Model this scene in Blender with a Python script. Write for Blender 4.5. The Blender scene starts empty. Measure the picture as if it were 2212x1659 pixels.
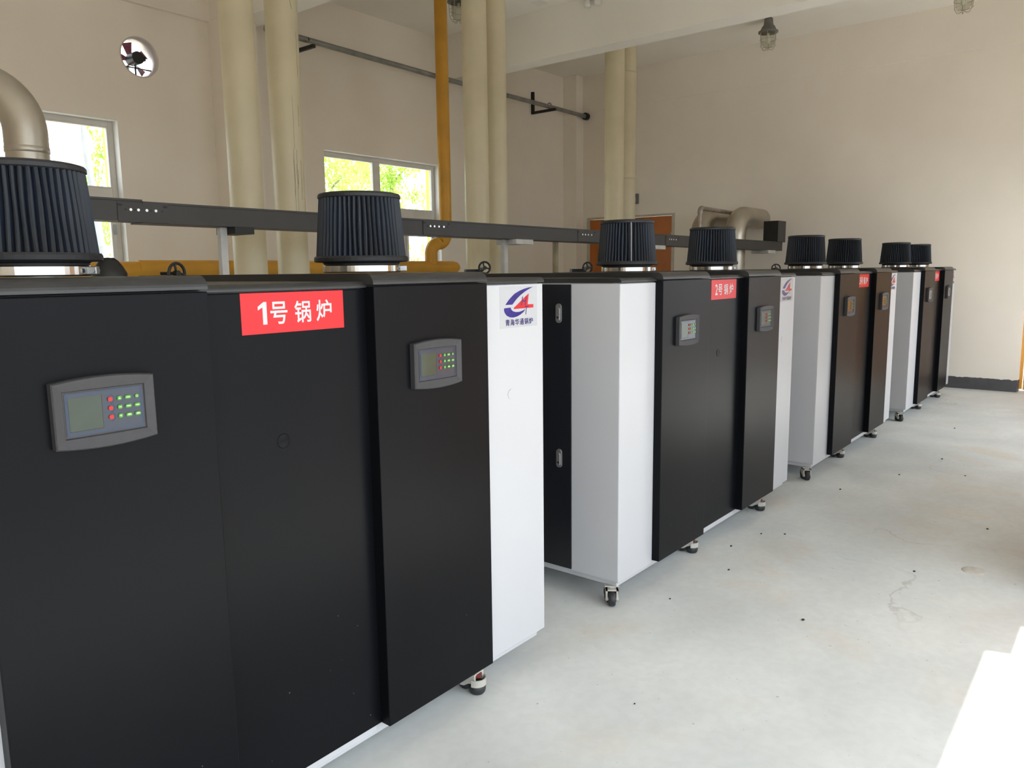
import bpy, math, random
from mathutils import Vector, Matrix
random.seed(7)
scene = bpy.context.scene
C = scene.collection
PI = math.pi

# ------------------------------------------------------------------ camera
cam_data = bpy.data.cameras.new('camera')
cam = bpy.data.objects.new('camera', cam_data); C.objects.link(cam)
cam_data.sensor_width = 36.0
cam_data.lens = 36.0 * 1680.5 / 2212.0
cam_data.clip_start = 0.05; cam_data.clip_end = 400
yaw, pitch, roll = math.radians(38.721), math.radians(-8.298), math.radians(0.6947)
fwd = Vector((math.cos(pitch)*math.cos(yaw), math.cos(pitch)*math.sin(yaw), math.sin(pitch)))
rt = Vector((math.sin(yaw), -math.cos(yaw), 0)); dn = fwd.cross(rt)
r2 = math.cos(roll)*rt + math.sin(roll)*dn
d2 = -math.sin(roll)*rt + math.cos(roll)*dn
M = Matrix.Identity(4)
for i in range(3):
    M[i][0] = r2[i]; M[i][1] = -d2[i]; M[i][2] = -fwd[i]
M[0][3], M[1][3], M[2][3] = 0, 0, 1.65
cam.matrix_world = M
scene.camera = cam

# ------------------------------------------------------------------ light
world = bpy.data.worlds.new('sky'); scene.world = world
world.use_nodes = True
bg = world.node_tree.nodes['Background']
bg.inputs[0].default_value = (0.84, 0.92, 1.0, 1); bg.inputs[1].default_value = 3.8
sun_d = bpy.data.lights.new('sun', 'SUN'); sun_d.energy = 15.0; sun_d.angle = math.radians(0.6)
sun_d.color = (1.0, 0.95, 0.87)
sun = bpy.data.objects.new('sun', sun_d); C.objects.link(sun)
sun.rotation_euler = Vector((-0.30, 1.0, -2.11)).to_track_quat('-Z', 'Y').to_euler()
sun.location = (3, -12, 12)
def portal(name, loc, rot, sx, sy):
    d = bpy.data.lights.new(name, 'AREA'); d.shape = 'RECTANGLE'; d.size = sx; d.size_y = sy
    d.cycles.is_portal = True
    o = bpy.data.objects.new(name, d); C.objects.link(o); o.location = loc; o.rotation_euler = rot
portal('portal_entrance', (0.81, -1.16, 1.60), (math.radians(90), 0, 0), 7.42, 3.2)
portal('portal_second_entrance', (9.3, -1.16, 1.60), (math.radians(90), 0, 0), 4.2, 3.2)
portal('portal_window', (2.83, 8.42, 2.07), (math.radians(-90), 0, 0), 2.1, 2.24)
portal('portal_window', (7.48, 8.42, 2.07), (math.radians(-90), 0, 0), 2.1, 2.24)
vs = scene.view_settings
vs.view_transform = 'Standard'; vs.look = 'None'; vs.gamma = 1.0; vs.exposure = 0.0
scene.cycles.diffuse_bounces = 8; scene.cycles.max_bounces = 14
vs.use_curve_mapping = False

# ------------------------------------------------------------------ materials
MATS = {}
def pm(name, col, rough=0.5, metal=0.0, var=0.05, scale=6.0, bump=0.0, bscale=60.0, spec=0.5, coat=0.0, rvar=0.0, detail=4.0, col2=None, trans=None):
    m = bpy.data.materials.new(name); m.use_nodes = True
    nt = m.node_tree; b = nt.nodes['Principled BSDF']
    tc = nt.nodes.new('ShaderNodeTexCoord')
    n = nt.nodes.new('ShaderNodeTexNoise'); n.inputs['Scale'].default_value = scale; n.inputs['Detail'].default_value = detail
    nt.links.new(tc.outputs['Object'], n.inputs['Vector'])
    r = nt.nodes.new('ShaderNodeValToRGB')
    a = col2 if col2 else tuple(c*(1-var) for c in col)
    h = col if col2 else tuple(min(1, c*(1+var)) for c in col)
    r.color_ramp.elements[0].position = 0.32; r.color_ramp.elements[1].position = 0.68
    r.color_ramp.elements[0].color = (*a, 1); r.color_ramp.elements[1].color = (*h, 1)
    nt.links.new(n.outputs['Fac'], r.inputs['Fac']); nt.links.new(r.outputs['Color'], b.inputs['Base Color'])
    b.inputs['Roughness'].default_value = rough; b.inputs['Metallic'].default_value = metal
    b.inputs['Specular IOR Level'].default_value = spec; b.inputs['Coat Weight'].default_value = coat
    if rvar:
        mr = nt.nodes.new('ShaderNodeMapRange'); mr.inputs['To Min'].default_value = rough-rvar; mr.inputs['To Max'].default_value = rough+rvar
        nt.links.new(n.outputs['Fac'], mr.inputs['Value']); nt.links.new(mr.outputs['Result'], b.inputs['Roughness'])
    if bump:
        n2 = nt.nodes.new('ShaderNodeTexNoise'); n2.inputs['Scale'].default_value = bscale; n2.inputs['Detail'].default_value = 5
        nt.links.new(tc.outputs['Object'], n2.inputs['Vector'])
        bp = nt.nodes.new('ShaderNodeBump'); bp.inputs['Strength'].default_value = bump; bp.inputs['Distance'].default_value = 0.004
        nt.links.new(n2.outputs['Fac'], bp.inputs['Height']); nt.links.new(bp.outputs['Normal'], b.inputs['Normal'])
    MATS[name] = m
    return m

pm('plaster', (0.83, 0.765, 0.68), 0.9, var=0.025, scale=1.3, bump=0.12, bscale=120, spec=0.25)
pm('ceiling_plaster', (0.85, 0.815, 0.755), 0.9, var=0.02, scale=1.2, bump=0.1, bscale=110, spec=0.25)
pm('baseboard_paint', (0.075, 0.072, 0.075), 0.7, var=0.12, scale=9, bump=0.1)
pm('casing_white', (0.475, 0.48, 0.50), 0.38, var=0.01, scale=3, bump=0.02, bscale=350)
pm('casing_black', (0.0040, 0.0044, 0.0056), 0.34, var=0.10, scale=2.2, bump=0.03, bscale=420, spec=0.10, rvar=0.03)
pm('cap_black', (0.022, 0.0215, 0.021), 0.40, var=0.3, scale=5, bump=0.05, bscale=300, rvar=0.08)
pm('door_black', (0.010, 0.011, 0.014), 0.3, var=0.08, scale=4)
pm('bezel_grey', (0.034, 0.033, 0.036), 0.6, var=0.06, scale=30, bump=0.15, bscale=700)
pm('panel_blue_grey', (0.034, 0.042, 0.060), 0.16, var=0.05, scale=20, coat=0.15, bump=0.10, bscale=28)
pm('line_blue', (0.012, 0.050, 0.13), 0.25, var=0.04)
pm('lcd', (0.036, 0.050, 0.036), 0.14, var=0.06, scale=25, coat=0.2, bump=0.10, bscale=24)
pm('button_red', (0.40, 0.008, 0.008), 0.35, var=0.05, scale=40)
pm('button_green', (0.045, 0.22, 0.014), 0.35, var=0.08, scale=40)
pm('icon_white', (0.40, 0.50, 0.30), 0.5, var=0.03)
pm('sign_red', (0.55, 0.018, 0.022), 0.35, var=0.03, scale=6, spec=0.3)
pm('sign_white', (0.52, 0.50, 0.515), 0.45, var=0.01)
pm('film', (0.435, 0.445, 0.47), 0.22, var=0.01, scale=12)
pm('emblem_blue', (0.018, 0.010, 0.165), 0.3, var=0.30, scale=60)
pm('emblem_red', (0.50, 0.014, 0.020), 0.3, var=0.04, scale=60)
pm('letter_blue', (0.014, 0.009, 0.11), 0.4, var=0.03)
pm('filter_rubber', (0.012, 0.012, 0.014), 0.6, var=0.2, scale=20, bump=0.1)
pm('clamp_steel', (0.44, 0.42, 0.39), 0.17, metal=1.0, var=0.05, scale=3)
pm('caster_cream', (0.46, 0.44, 0.39), 0.5, var=0.06, scale=25)
pm('caster_rubber', (0.018, 0.019, 0.021), 0.5, var=0.35, scale=40)
pm('caster_red', (0.16, 0.014, 0.01), 0.5, var=0.05)
pm('latch_zinc', (0.42, 0.42, 0.42), 0.35, metal=0.8, var=0.06, scale=40)
pm('keyhole_dark', (0.01, 0.01, 0.012), 0.5, var=0.05)
pm('flue_cream', (0.60, 0.53, 0.365), 0.42, var=0.08, scale=1.8, bump=0.04, bscale=40, rvar=0.08)
pm('flue_band', (0.52, 0.47, 0.34), 0.5, var=0.1, scale=5)
pm('gas_yellow', (0.60, 0.30, 0.028), 0.45, var=0.10, scale=3.0)
pm('galvanised', (0.30, 0.31, 0.31), 0.38, metal=0.75, var=0.18, scale=7)
pm('bracket_black', (0.012, 0.012, 0.013), 0.5, var=0.1)
pm('tray_grey', (0.045, 0.041, 0.038), 0.5, var=0.08, scale=5)
pm('tray_dark', (0.013, 0.014, 0.012), 0.6, var=0.1)
pm('bolt_zinc', (0.75, 0.75, 0.73), 0.3, metal=0.6, var=0.05)
pm('post_white', (0.50, 0.49, 0.46), 0.5, var=0.12, scale=8)
pm('post_brass', (0.26, 0.21, 0.12), 0.5, var=0.2, scale=9)
pm('jacket_silver', (0.50, 0.46, 0.39), 0.38, metal=0.85, var=0.12, scale=4, bump=0.12, bscale=9, rvar=0.06)
pm('pipe_silver_paint', (0.34, 0.29, 0.25), 0.45, metal=0.5, var=0.25, scale=12)
pm('valve_black', (0.010, 0.010, 0.011), 0.45, var=0.2, scale=20)
pm('door_orange', (0.44, 0.135, 0.014), 0.45, var=0.10, scale=2.5)
pm('door_frame', (0.50, 0.46, 0.38), 0.6, var=0.08, scale=8)
pm('door_amber', (0.66, 0.32, 0.05), 0.4, var=0.06, scale=4)
pm('frame_white', (0.66, 0.64, 0.60), 0.45, var=0.05, scale=6)
pm('reveal_white', (0.80, 0.79, 0.77), 0.7, var=0.03, scale=4)
pm('facade_yellow', (0.78, 0.62, 0.16), 0.8, var=0.05)
pm('fan_black', (0.010, 0.010, 0.010), 0.5, var=0.1)
pm('fan_blade', (0.16, 0.035, 0.05), 0.4, var=0.1, scale=10)
pm('fan_duct', (0.65, 0.58, 0.56), 0.4, metal=0.3, var=0.05)
pm('lamp_grey', (0.17, 0.165, 0.15), 0.5, metal=0.2, var=0.1, scale=15)
pm('lamp_wire', (0.42, 0.40, 0.35), 0.4, metal=0.3, var=0.05)
pm('fixture_white', (0.75, 0.74, 0.70), 0.5, var=0.03)
pm('switch_grey', (0.16, 0.16, 0.16), 0.5, var=0.08)
pm('debris_dark', (0.03, 0.028, 0.025), 0.9, var=0.3, scale=60)
pm('plaster_bit', (0.62, 0.58, 0.52), 0.9, var=0.1, scale=30)
pm('yard_asphalt', (0.20, 0.197, 0.19), 0.9, var=0.12, scale=0.6, bump=0.1)
pm('ground_concrete', (0.46, 0.44, 0.40), 0.9, var=0.12, scale=0.6, bump=0.1)
pm('bark', (0.22, 0.19, 0.15), 0.9, var=0.3, scale=12)
pm('leaf', (0.34, 0.50, 0.10), 0.6, var=0.25, scale=1.5)
pm('stack_white', (0.82, 0.82, 0.80), 0.5, var=0.03)
pm('pole_grey', (0.30, 0.31, 0.32), 0.5, metal=0.3, var=0.1)
pm('rail_blue', (0.10, 0.26, 0.42), 0.5, var=0.08)
pm('masonry', (0.70, 0.66, 0.60), 0.9, var=0.03)

# filter fabric: blue pleats, grey dust and a painted highlight on the ridges
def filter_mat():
    pm('filter_dust_highlight', (0.020, 0.030, 0.045), 0.8, var=0.3, scale=5, col2=(0.034, 0.036, 0.040))
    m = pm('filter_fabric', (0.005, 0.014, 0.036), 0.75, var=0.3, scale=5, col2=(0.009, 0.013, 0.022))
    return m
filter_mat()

# leaves let light through
def leaf_mat():
    nt = MATS['leaf'].node_tree; b = nt.nodes['Principled BSDF']
    out = nt.nodes['Material Output']
    tr = nt.nodes.new('ShaderNodeBsdfTranslucent'); tr.inputs[0].default_value = (0.50, 0.66, 0.12, 1)
    mx = nt.nodes.new('ShaderNodeMixShader'); mx.inputs[0].default_value = 0.45
    nt.links.new(b.outputs[0], mx.inputs[1]); nt.links.new(tr.outputs[0], mx.inputs[2]); nt.links.new(mx.outputs[0], out.inputs[0])
leaf_mat()

def speckle(name):
    nt = MATS[name].node_tree; N = nt.nodes.new; L = nt.links.new; b = nt.nodes['Principled BSDF']
    src = b.inputs['Base Color'].links[0].from_socket
    tc = N('ShaderNodeTexCoord'); v = N('ShaderNodeTexVoronoi'); v.inputs['Scale'].default_value = 26; v.inputs['Randomness'].default_value = 1.0
    L(tc.outputs['Object'], v.inputs['Vector'])
    lt = N('ShaderNodeMath'); lt.operation = 'LESS_THAN'; lt.inputs[1].default_value = 0.050; L(v.outputs['Distance'], lt.inputs[0])
    sx = N('ShaderNodeSeparateXYZ'); L(tc.outputs['Object'], sx.inputs[0])
    mr = N('ShaderNodeMapRange'); mr.inputs['From Min'].default_value = 0.12; mr.inputs['From Max'].default_value = 0.75; mr.inputs['To Min'].default_value = 0.55; mr.inputs['To Max'].default_value = 0.0; L(sx.outputs['Z'], mr.inputs['Value'])
    sc = N('ShaderNodeSeparateColor'); L(v.outputs['Color'], sc.inputs[0])
    gt = N('ShaderNodeMath'); gt.operation = 'LESS_THAN'; L(sc.outputs[0], gt.inputs[0]); L(mr.outputs[0], gt.inputs[1])
    mu = N('ShaderNodeMath'); mu.operation = 'MULTIPLY'; L(lt.outputs[0], mu.inputs[0]); L(gt.outputs[0], mu.inputs[1])
    mx = N('ShaderNodeMix'); mx.data_type = 'RGBA'; L(mu.outputs[0], mx.inputs[0]); L(src, mx.inputs[6]); mx.inputs[7].default_value = (0.14, 0.14, 0.14, 1)
    L(mx.outputs[2], b.inputs['Base Color'])
speckle('casing_black')

def glass_mat(name, tint, fres):
    m = bpy.data.materials.new(name); m.use_nodes = True; nt = m.node_tree
    nt.nodes.remove(nt.nodes['Principled BSDF']); out = nt.nodes['Material Output']
    t = nt.nodes.new('ShaderNodeBsdfTransparent'); t.inputs[0].default_value = (*tint, 1)
    g = nt.nodes.new('ShaderNodeBsdfGlossy'); g.inputs['Roughness'].default_value = 0.02
    f = nt.nodes.new('ShaderNodeFresnel'); f.inputs[0].default_value = fres
    mx = nt.nodes.new('ShaderNodeMixShader')
    ge = nt.nodes.new('ShaderNodeNewGeometry'); mu = nt.nodes.new('ShaderNodeMath'); mu.operation = 'SUBTRACT'; mu.use_clamp = True
    nt.links.new(f.outputs[0], mu.inputs[0]); nt.links.new(ge.outputs['Backfacing'], mu.inputs[1])   # only the outer skin of the pane reflects
    nt.links.new(mu.outputs[0], mx.inputs[0]); nt.links.new(t.outputs[0], mx.inputs[1]); nt.links.new(g.outputs[0], mx.inputs[2])
    nt.links.new(mx.outputs[0], out.inputs[0]); MATS[name] = m
glass_mat('pane_glass', (0.95, 0.97, 0.96), 1.45)
glass_mat('lamp_glass', (0.86, 0.86, 0.80), 1.5)

# polished concrete floor
def floor_mat():
    m = bpy.data.materials.new('concrete_floor'); m.use_nodes = True; nt = m.node_tree; b = nt.nodes['Principled BSDF']
    N = nt.nodes.new; L = nt.links.new
    tc = N('ShaderNodeTexCoord')
    def noise(s, d, dist=0.0):
        n = N('ShaderNodeTexNoise'); n.inputs['Scale'].default_value = s; n.inputs['Detail'].default_value = d
        n.inputs['Distortion'].default_value = dist; L(tc.outputs['Object'], n.inputs['Vector']); return n
    def ramp(n, p0, c0, p1, c1):
        r = N('ShaderNodeValToRGB'); e = r.color_ramp.elements
        e[0].position = p0; e[1].position = p1; e[0].color = (*c0, 1); e[1].color = (*c1, 1); L(n.outputs['Fac'], r.inputs['Fac']); return r
    n1 = noise(0.9, 6, 0.6); r1 = ramp(n1, 0.35, (0.66, 0.675, 0.655), 0.65, (0.75, 0.765, 0.74))
    n2 = noise(2.2, 5, 0.5); r2_ = ramp(n2, 0.36, (0.91, 0.915, 0.92), 0.66, (1.0, 1.0, 1.0))
    n3 = noise(1.6, 4, 0.4); r3 = ramp(n3, 0.56, (1, 1, 1), 0.74, (0.97, 0.90, 0.83))
    n4 = noise(22, 6, 0.3); r4 = ramp(n4, 0.38, (0.965, 0.965, 0.965), 0.62, (1.01, 1.01, 1.01))
    n5 = noise(38, 2); r5 = ramp(n5, 0.235, (0.6, 0.58, 0.55), 0.27, (1, 1, 1))
    cur = r1.outputs['Color']
    for r in (r2_, r3, r4, r5):
        mx = N('ShaderNodeMix'); mx.data_type = 'RGBA'; mx.blend_type = 'MULTIPLY'; mx.inputs[0].default_value = 1.0
        L(cur, mx.inputs[6]); L(r.outputs['Color'], mx.inputs[7]); cur = mx.outputs[2]
    # hairline cracks
    v = N('ShaderNodeTexVoronoi'); v.feature = 'DISTANCE_TO_EDGE'; v.inputs['Scale'].default_value = 0.42
    nd = noise(1.7, 5); mp = N('ShaderNodeVectorMath'); mp.operation = 'MULTIPLY_ADD'
    L(nd.outputs['Color'], mp.inputs[0]); mp.inputs[1].default_value = (1.1, 1.1, 0); L(tc.outputs['Object'], mp.inputs[2]); L(mp.outputs[0], v.inputs['Vector'])
    cr = N('ShaderNodeValToRGB'); e = cr.color_ramp.elements; e[0].position = 0.0; e[0].color = (0.78, 0.76, 0.74, 1); e[1].position = 0.0016; e[1].color = (1, 1, 1, 1)
    L(v.outputs['Distance'], cr.inputs['Fac'])
    nm = noise(0.8, 2); gm = ramp(nm, 0.50, (0, 0, 0), 0.58, (1, 1, 1))
    mx = N('ShaderNodeMix'); mx.data_type = 'RGBA'; mx.blend_type = 'MULTIPLY'; L(gm.outputs['Color'], mx.inputs[0]); L(cur, mx.inputs[6]); L(cr.outputs['Color'], mx.inputs[7])
    L(mx.outputs[2], b.inputs['Base Color'])
    mr = N('ShaderNodeMapRange'); mr.inputs['To Min'].default_value = 0.42; mr.inputs['To Max'].default_value = 0.62; L(n2.outputs['Fac'], mr.inputs['Value']); L(mr.outputs['Result'], b.inputs['Roughness'])
    b.inputs['Specular IOR Level'].default_value = 0.45
    bp = N('ShaderNodeBump'); bp.inputs['Strength'].default_value = 0.12; bp.inputs['Distance'].default_value = 0.004
    L(n4.outputs['Fac'], bp.inputs['Height']); L(bp.outputs['Normal'], b.inputs['Normal'])
    MATS['concrete_floor'] = m
floor_mat()

# ------------------------------------------------------------------ mesh helpers
class MB:
    def __init__(s): s.v = []; s.f = []; s.m = []; s.sm = []
    def add(s, vs, fs, mi=0, smooth=False):
        o = len(s.v); s.v += [tuple(v) for v in vs]
        for f in fs:
            s.f.append(tuple(i+o for i in f)); s.m.append(mi); s.sm.append(smooth)
        return s
    def box(s, x0, x1, y0, y1, z0, z1, mi=0):
        return s.add([(x0,y0,z0),(x1,y0,z0),(x1,y1,z0),(x0,y1,z0),(x0,y0,z1),(x1,y0,z1),(x1,y1,z1),(x0,y1,z1)],
                     [(0,3,2,1),(4,5,6,7),(0,1,5,4),(1,2,6,5),(2,3,7,6),(3,0,4,7)], mi)
    def extrude_x(s, prof, x0, x1, mi=0, smooth=False):          # prof: list of (y, z)
        n = len(prof)
        s.add([(x0, y, z) for y, z in prof]+[(x1, y, z) for y, z in prof],
              [(i, (i+1) % n, n+(i+1) % n, n+i) for i in range(n)], mi, smooth)
        s.add([(x0, y, z) for y, z in prof], [tuple(reversed(range(n)))], mi)
        s.add([(x1, y, z) for y, z in prof], [tuple(range(n))], mi)
        return s
    def prism_y(s, poly, y0, y1, mi=0):                          # poly: list of (x, z), y0 = front
        n = len(poly)
        s.add([(x, y0, z) for x, z in poly]+[(x, y1, z) for x, z in poly],
              [tuple(range(n)), tuple(reversed(range(n, 2*n)))]+[(i, n+i, n+(i+1) % n, (i+1) % n) for i in range(n)], mi)
        return s
    def lathe(s, prof, c=(0,0,0), axis='z', n=32, mi=0, smooth=True):   # prof: list of (r, h)
        vs = []; fs = []; k = len(prof)
        for i in range(n):
            a = 2*PI*i/n; ca, sa = math.cos(a), math.sin(a)
            for r, h in prof:
                if axis == 'z': vs.append((c[0]+r*ca, c[1]+r*sa, c[2]+h))
                elif axis == 'y': vs.append((c[0]+r*sa, c[1]+h, c[2]+r*ca))
                else: vs.append((c[0]+h, c[1]+r*ca, c[2]+r*sa))
        for i in range(n):
            j = (i+1) % n
            for q in range(k-1): fs.append((i*k+q, j*k+q, j*k+q+1, i*k+q+1))
        return s.add(vs, fs, mi, smooth)
    def cyl(s, r, h0, h1, c=(0,0,0), axis='z', n=24, mi=0):
        s.lathe([(r, h0), (r, h1)], c, axis, n, mi, True)
        s.lathe([(1e-5, h0), (r, h0)], c, axis, n, mi, False); s.lathe([(r, h1), (1e-5, h1)], c, axis, n, mi, False)
        return s
    def tube(s, pts, r, n=16, mi=0, caps=True, closed=False):
        pts = [Vector(p) for p in pts]; k = len(pts); rs = r if isinstance(r, (list, tuple)) else [r]*k
        t0 = (pts[1]-pts[0]).normalized(); up = Vector((0,0,1)) if abs(t0.z) < 0.9 else Vector((1,0,0))
        nx = t0.cross(up).normalized(); vs = []; fs = []
        for i, p in enumerate(pts):
            if closed: t = (pts[(i+1) % k]-pts[i-1]).normalized()
            else: t = (pts[min(i+1, k-1)]-pts[max(i-1, 0)]).normalized()
            nx = (nx-t*nx.dot(t)).normalized(); ny = t.cross(nx)
            for j in range(n):
                a = 2*PI*j/n; vs.append(p+(nx*math.cos(a)+ny*math.sin(a))*rs[i])
        for i in range(k if closed else k-1):
            i2 = (i+1) % k
            for j in range(n): fs.append((i*n+j, i*n+(j+1) % n, i2*n+(j+1) % n, i2*n+j))
        s.add(vs, fs, mi, True)
        if caps and not closed:
            s.add(vs[:n], [tuple(reversed(range(n)))], mi); s.add(vs[-n:], [tuple(range(n))], mi)
        return s
    def obj(s, name, mats, parent=None, bevel=0.0, seg=2, loc=None):
        me = bpy.data.meshes.new(name); me.from_pydata(s.v, [], s.f); me.update()
        for i, p in enumerate(me.polygons): p.material_index = s.m[i]; p.use_smooth = s.sm[i]
        for m in ([mats] if isinstance(mats, str) else mats): me.materials.append(MATS[m])
        o = bpy.data.objects.new(name, me); C.objects.link(o)
        if parent: o.parent = parent
        if loc: o.location = loc
        if bevel:
            b = o.modifiers.new('bevel', 'BEVEL'); b.width = bevel; b.segments = seg; b.limit_method = 'ANGLE'; b.angle_limit = math.radians(40)
        return o

def arc3(c, u, v, r, a0, a1, n):
    c, u, v = Vector(c), Vector(u), Vector(v)
    return [c+u*(r*math.cos(a0+(a1-a0)*i/n))+v*(r*math.sin(a0+(a1-a0)*i/n)) for i in range(n+1)]
def empty(name, loc=(0,0,0), rz=0.0):
    o = bpy.data.objects.new(name, None); C.objects.link(o); o.location = loc; o.rotation_euler = (0,0,rz); o.empty_display_size = 0.1
    return o
def tag(o, label, cat, group=None):
    o['label'] = label; o['category'] = cat
    if group: o['group'] = group
    return o
def struct(o, label=None):
    o['kind'] = 'structure'
    if label: o['label'] = label
    return o
def part(o, parent, label=None):
    o.parent = parent
    if label: o['label'] = label
    return o
def copy_tree(o, parent=None):
    c = o.copy(); C.objects.link(c); c.parent = parent
    for ch in [x for x in o.children]: copy_tree(ch, c)
    return c

def text_shape(txt, bold=0.0, shear=0.0):
    """outlines of the characters as flat geometry, normalised to its own bounding box (0..1, 0..1)"""
    cu = bpy.data.curves.new('lettering', 'FONT'); cu.body = txt; cu.offset = bold; cu.shear = shear; cu.resolution_u = 3
    o = bpy.data.objects.new('lettering', cu); C.objects.link(o)
    dg = bpy.context.evaluated_depsgraph_get(); dg.update()
    me = bpy.data.meshes.new_from_object(o.evaluated_get(dg))
    v = [tuple(p.co) for p in me.vertices]; f = [tuple(p.vertices) for p in me.polygons]
    bpy.data.objects.remove(o); bpy.data.curves.remove(cu); bpy.data.meshes.remove(me)
    xs = [p[0] for p in v]; ys = [p[1] for p in v]; x0, x1, y0, y1 = min(xs), max(xs), min(ys), max(ys)
    return [((p[0]-x0)/(x1-x0), (p[1]-y0)/(y1-y0)) for p in v], f
def put_text(mb, shp, x0, x1, z0, z1, y, mi=0):
    v, f = shp
    mb.add([(x0+(x1-x0)*a, y, z0+(z1-z0)*b) for a, b in v], f, mi)

# ------------------------------------------------------------------ room shell
XF, YW, YF, XL, ZC = 11.92, 8.15, -0.90, -3.2, 4.976
struct(MB().box(XL-0.24, XF+0.9, YF-0.24, YW+0.24, -0.12, 0.0).obj('floor', 'concrete_floor'))
struct(MB().box(XL-0.24, XF+0.9, YF-0.24, YW+0.24, ZC, ZC+0.2).obj('ceiling', 'ceiling_plaster'))
struct(MB().box(XL-0.24, XL, YF-0.24, YW+0.24, 0, ZC).obj('wall_left', 'plaster'))

W1, W2 = (1.78, 3.88), (6.43, 8.53)
WZ0, WZ1 = 0.95, 3.19
FX, FZ, FR = 4.157, 3.85, 0.20
w = MB()
def wy(x0, x1, z0, z1): w.box(x0, x1, YW, YW+0.24, z0, z1)
wy(XL, XF, 0, WZ0); wy(XL, XF, FZ+0.4, ZC)
wy(XL, W1[0], WZ0, FZ+0.4); wy(W1[0], W1[1], WZ1, FZ-0.4)
wy(W1[1], W2[0], WZ0, FZ-0.4); wy(W2[0], W2[1], WZ1, FZ+0.4); wy(W2[1], XF, WZ0, FZ+0.4)
wy(W1[0], FX-0.4, FZ-0.4, FZ+0.4); wy(FX+0.4, W2[0], FZ-0.4, FZ+0.4)
# square plate with a round hole for the fan
n = 48; sq = []; ci = []
for i in range(n):
    a = 2*PI*i/n; ca, sa = math.cos(a), math.sin(a); k = 0.4/max(abs(ca), abs(sa))
    sq.append((FX+k*ca, FZ+k*sa)); ci.append((FX+FR*ca, FZ+FR*sa))
for yy in (YW, YW+0.24):
    w.add([(x, yy, z) for x, z in sq]+[(x, yy, z) for x, z in ci], [(i, (i+1) % n, n+(i+1) % n, n+i) if yy == YW else (i, n+i, n+(i+1) % n, (i+1) % n) for i in range(n)])
w.add([(x, YW, z) for x, z in ci]+[(x, YW+0.24, z) for x, z in ci], [(i, (i+1) % n, n+(i+1) % n, n+i) for i in range(n)], 0, True)
struct(w.obj('wall_back', 'plaster'))

D1 = (6.07, 7.79, 2.56); D2 = (-0.70, 1.13, 2.56)
w = MB()
def wx(y0, y1, z0, z1, x1=XF+0.24): w.box(XF, x1, y0, y1, z0, z1)
wx(YF, D2[0], 0, ZC); wx(D2[0], D2[1], D2[2], ZC); wx(D2[1], D1[0], 0, ZC); wx(D1[0], D1[1], D1[2], ZC); wx(D1[1], YW, 0, ZC)
struct(w.obj('wall_right', 'plaster'))
w = MB()
def wf(x0, x1, z0, z1): w.box(x0, x1, YF-0.24, YF, z0, z1)
wf(XL, -2.9, 0, ZC); wf(-2.9, 4.185, 3.2, ZC); wf(4.185, 4.52, 3.006, ZC); wf(4.52, 7.2, 0, ZC); wf(7.2, 11.4, 3.2, ZC); wf(11.4, XF, 0, ZC)
struct(w.obj('wall_front', 'plaster'))

# beams, pilasters, plaster bands
struct(MB().box(5.115, 5.40, YF, YW, 4.37, ZC).obj('trim_1', 'ceiling_plaster'), 'plastered ceiling beam above the pair of flues by the pilaster')
struct(MB().box(8.57, 8.85, YF, YW, 4.37, ZC).obj('trim_2', 'ceiling_plaster'), 'plastered ceiling beam crossing the room before the far wall')
struct(MB().box(4.94, 5.34, 7.845, YW, 0, 4.37).box(4.94, 5.115, 7.845, YW, 4.37, ZC).obj('trim_3', 'plaster', bevel=0.004), 'plastered pilaster on the window wall behind the flues')
struct(MB().box(11.70, XF, 7.875, YW, 0, ZC).obj('trim_4', 'plaster', bevel=0.004), 'narrow plastered pilaster in the far corner')
struct(MB().box(XL, 4.94, YW-0.045, YW, 4.36, ZC).obj('trim_5', 'plaster'), 'plastered beam face standing proud over the window wall')
# far wall beam face with a ragged lower line
prof = MB(); ys = [YF+i*(YW-0.27-YF)/120 for i in range(121)]; zs = [4.375+random.uniform(-0.004, 0.004) for _ in ys]
prof.add([(XF-0.014, y, z) for y, z in zip(ys, zs)]+[(XF-0.014, y, ZC) for y in ys]+[(XF, y, z) for y, z in zip(ys, zs)],
         [(i, 121+i, 122+i, i+1) for i in range(120)]+[(i, i+1, 243+i, 242+i) for i in range(120)])
struct(prof.obj('trim_6', 'plaster'), 'plastered beam band along the top of the far wall')

# dark painted skirting with a ragged brush line
def skirting(name, pts):
    b = MB(); 
    for (ax, ay), (bx, by) in zip(pts[:-1], pts[1:]):
        L = math.hypot(bx-ax, by-ay); n = max(2, int(L/0.03)); nx, ny = (ay-by)/L*0.004, (bx-ax)/L*0.004
        zt = [0.155+random.choice((0, 0.002, 0.004, -0.005))+random.uniform(-0.003, 0.003) for _ in range(n+1)]
        lo = [(ax+(bx-ax)*i/n+nx, ay+(by-ay)*i/n+ny, 0) for i in range(n+1)]
        hi = [(p[0], p[1], z) for p, z in zip(lo, zt)]; bk = [(p[0]-nx, p[1]-ny, p[2]) for p in hi]
        b.add(lo+hi+bk, [(i, i+1, n+2+i, n+1+i) for i in range(n)]+[(n+1+i, n+2+i, 2*n+3+i, 2*n+2+i) for i in range(n)])
    return struct(b.obj(name, 'baseboard_paint'))
skirting('baseboard_right', [(XF+0.2, 1.13), (XF, 1.13), (XF, 6.0)])
skirting('baseboard_back', [(XF-0.22, YW), (5.34, YW)])

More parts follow.
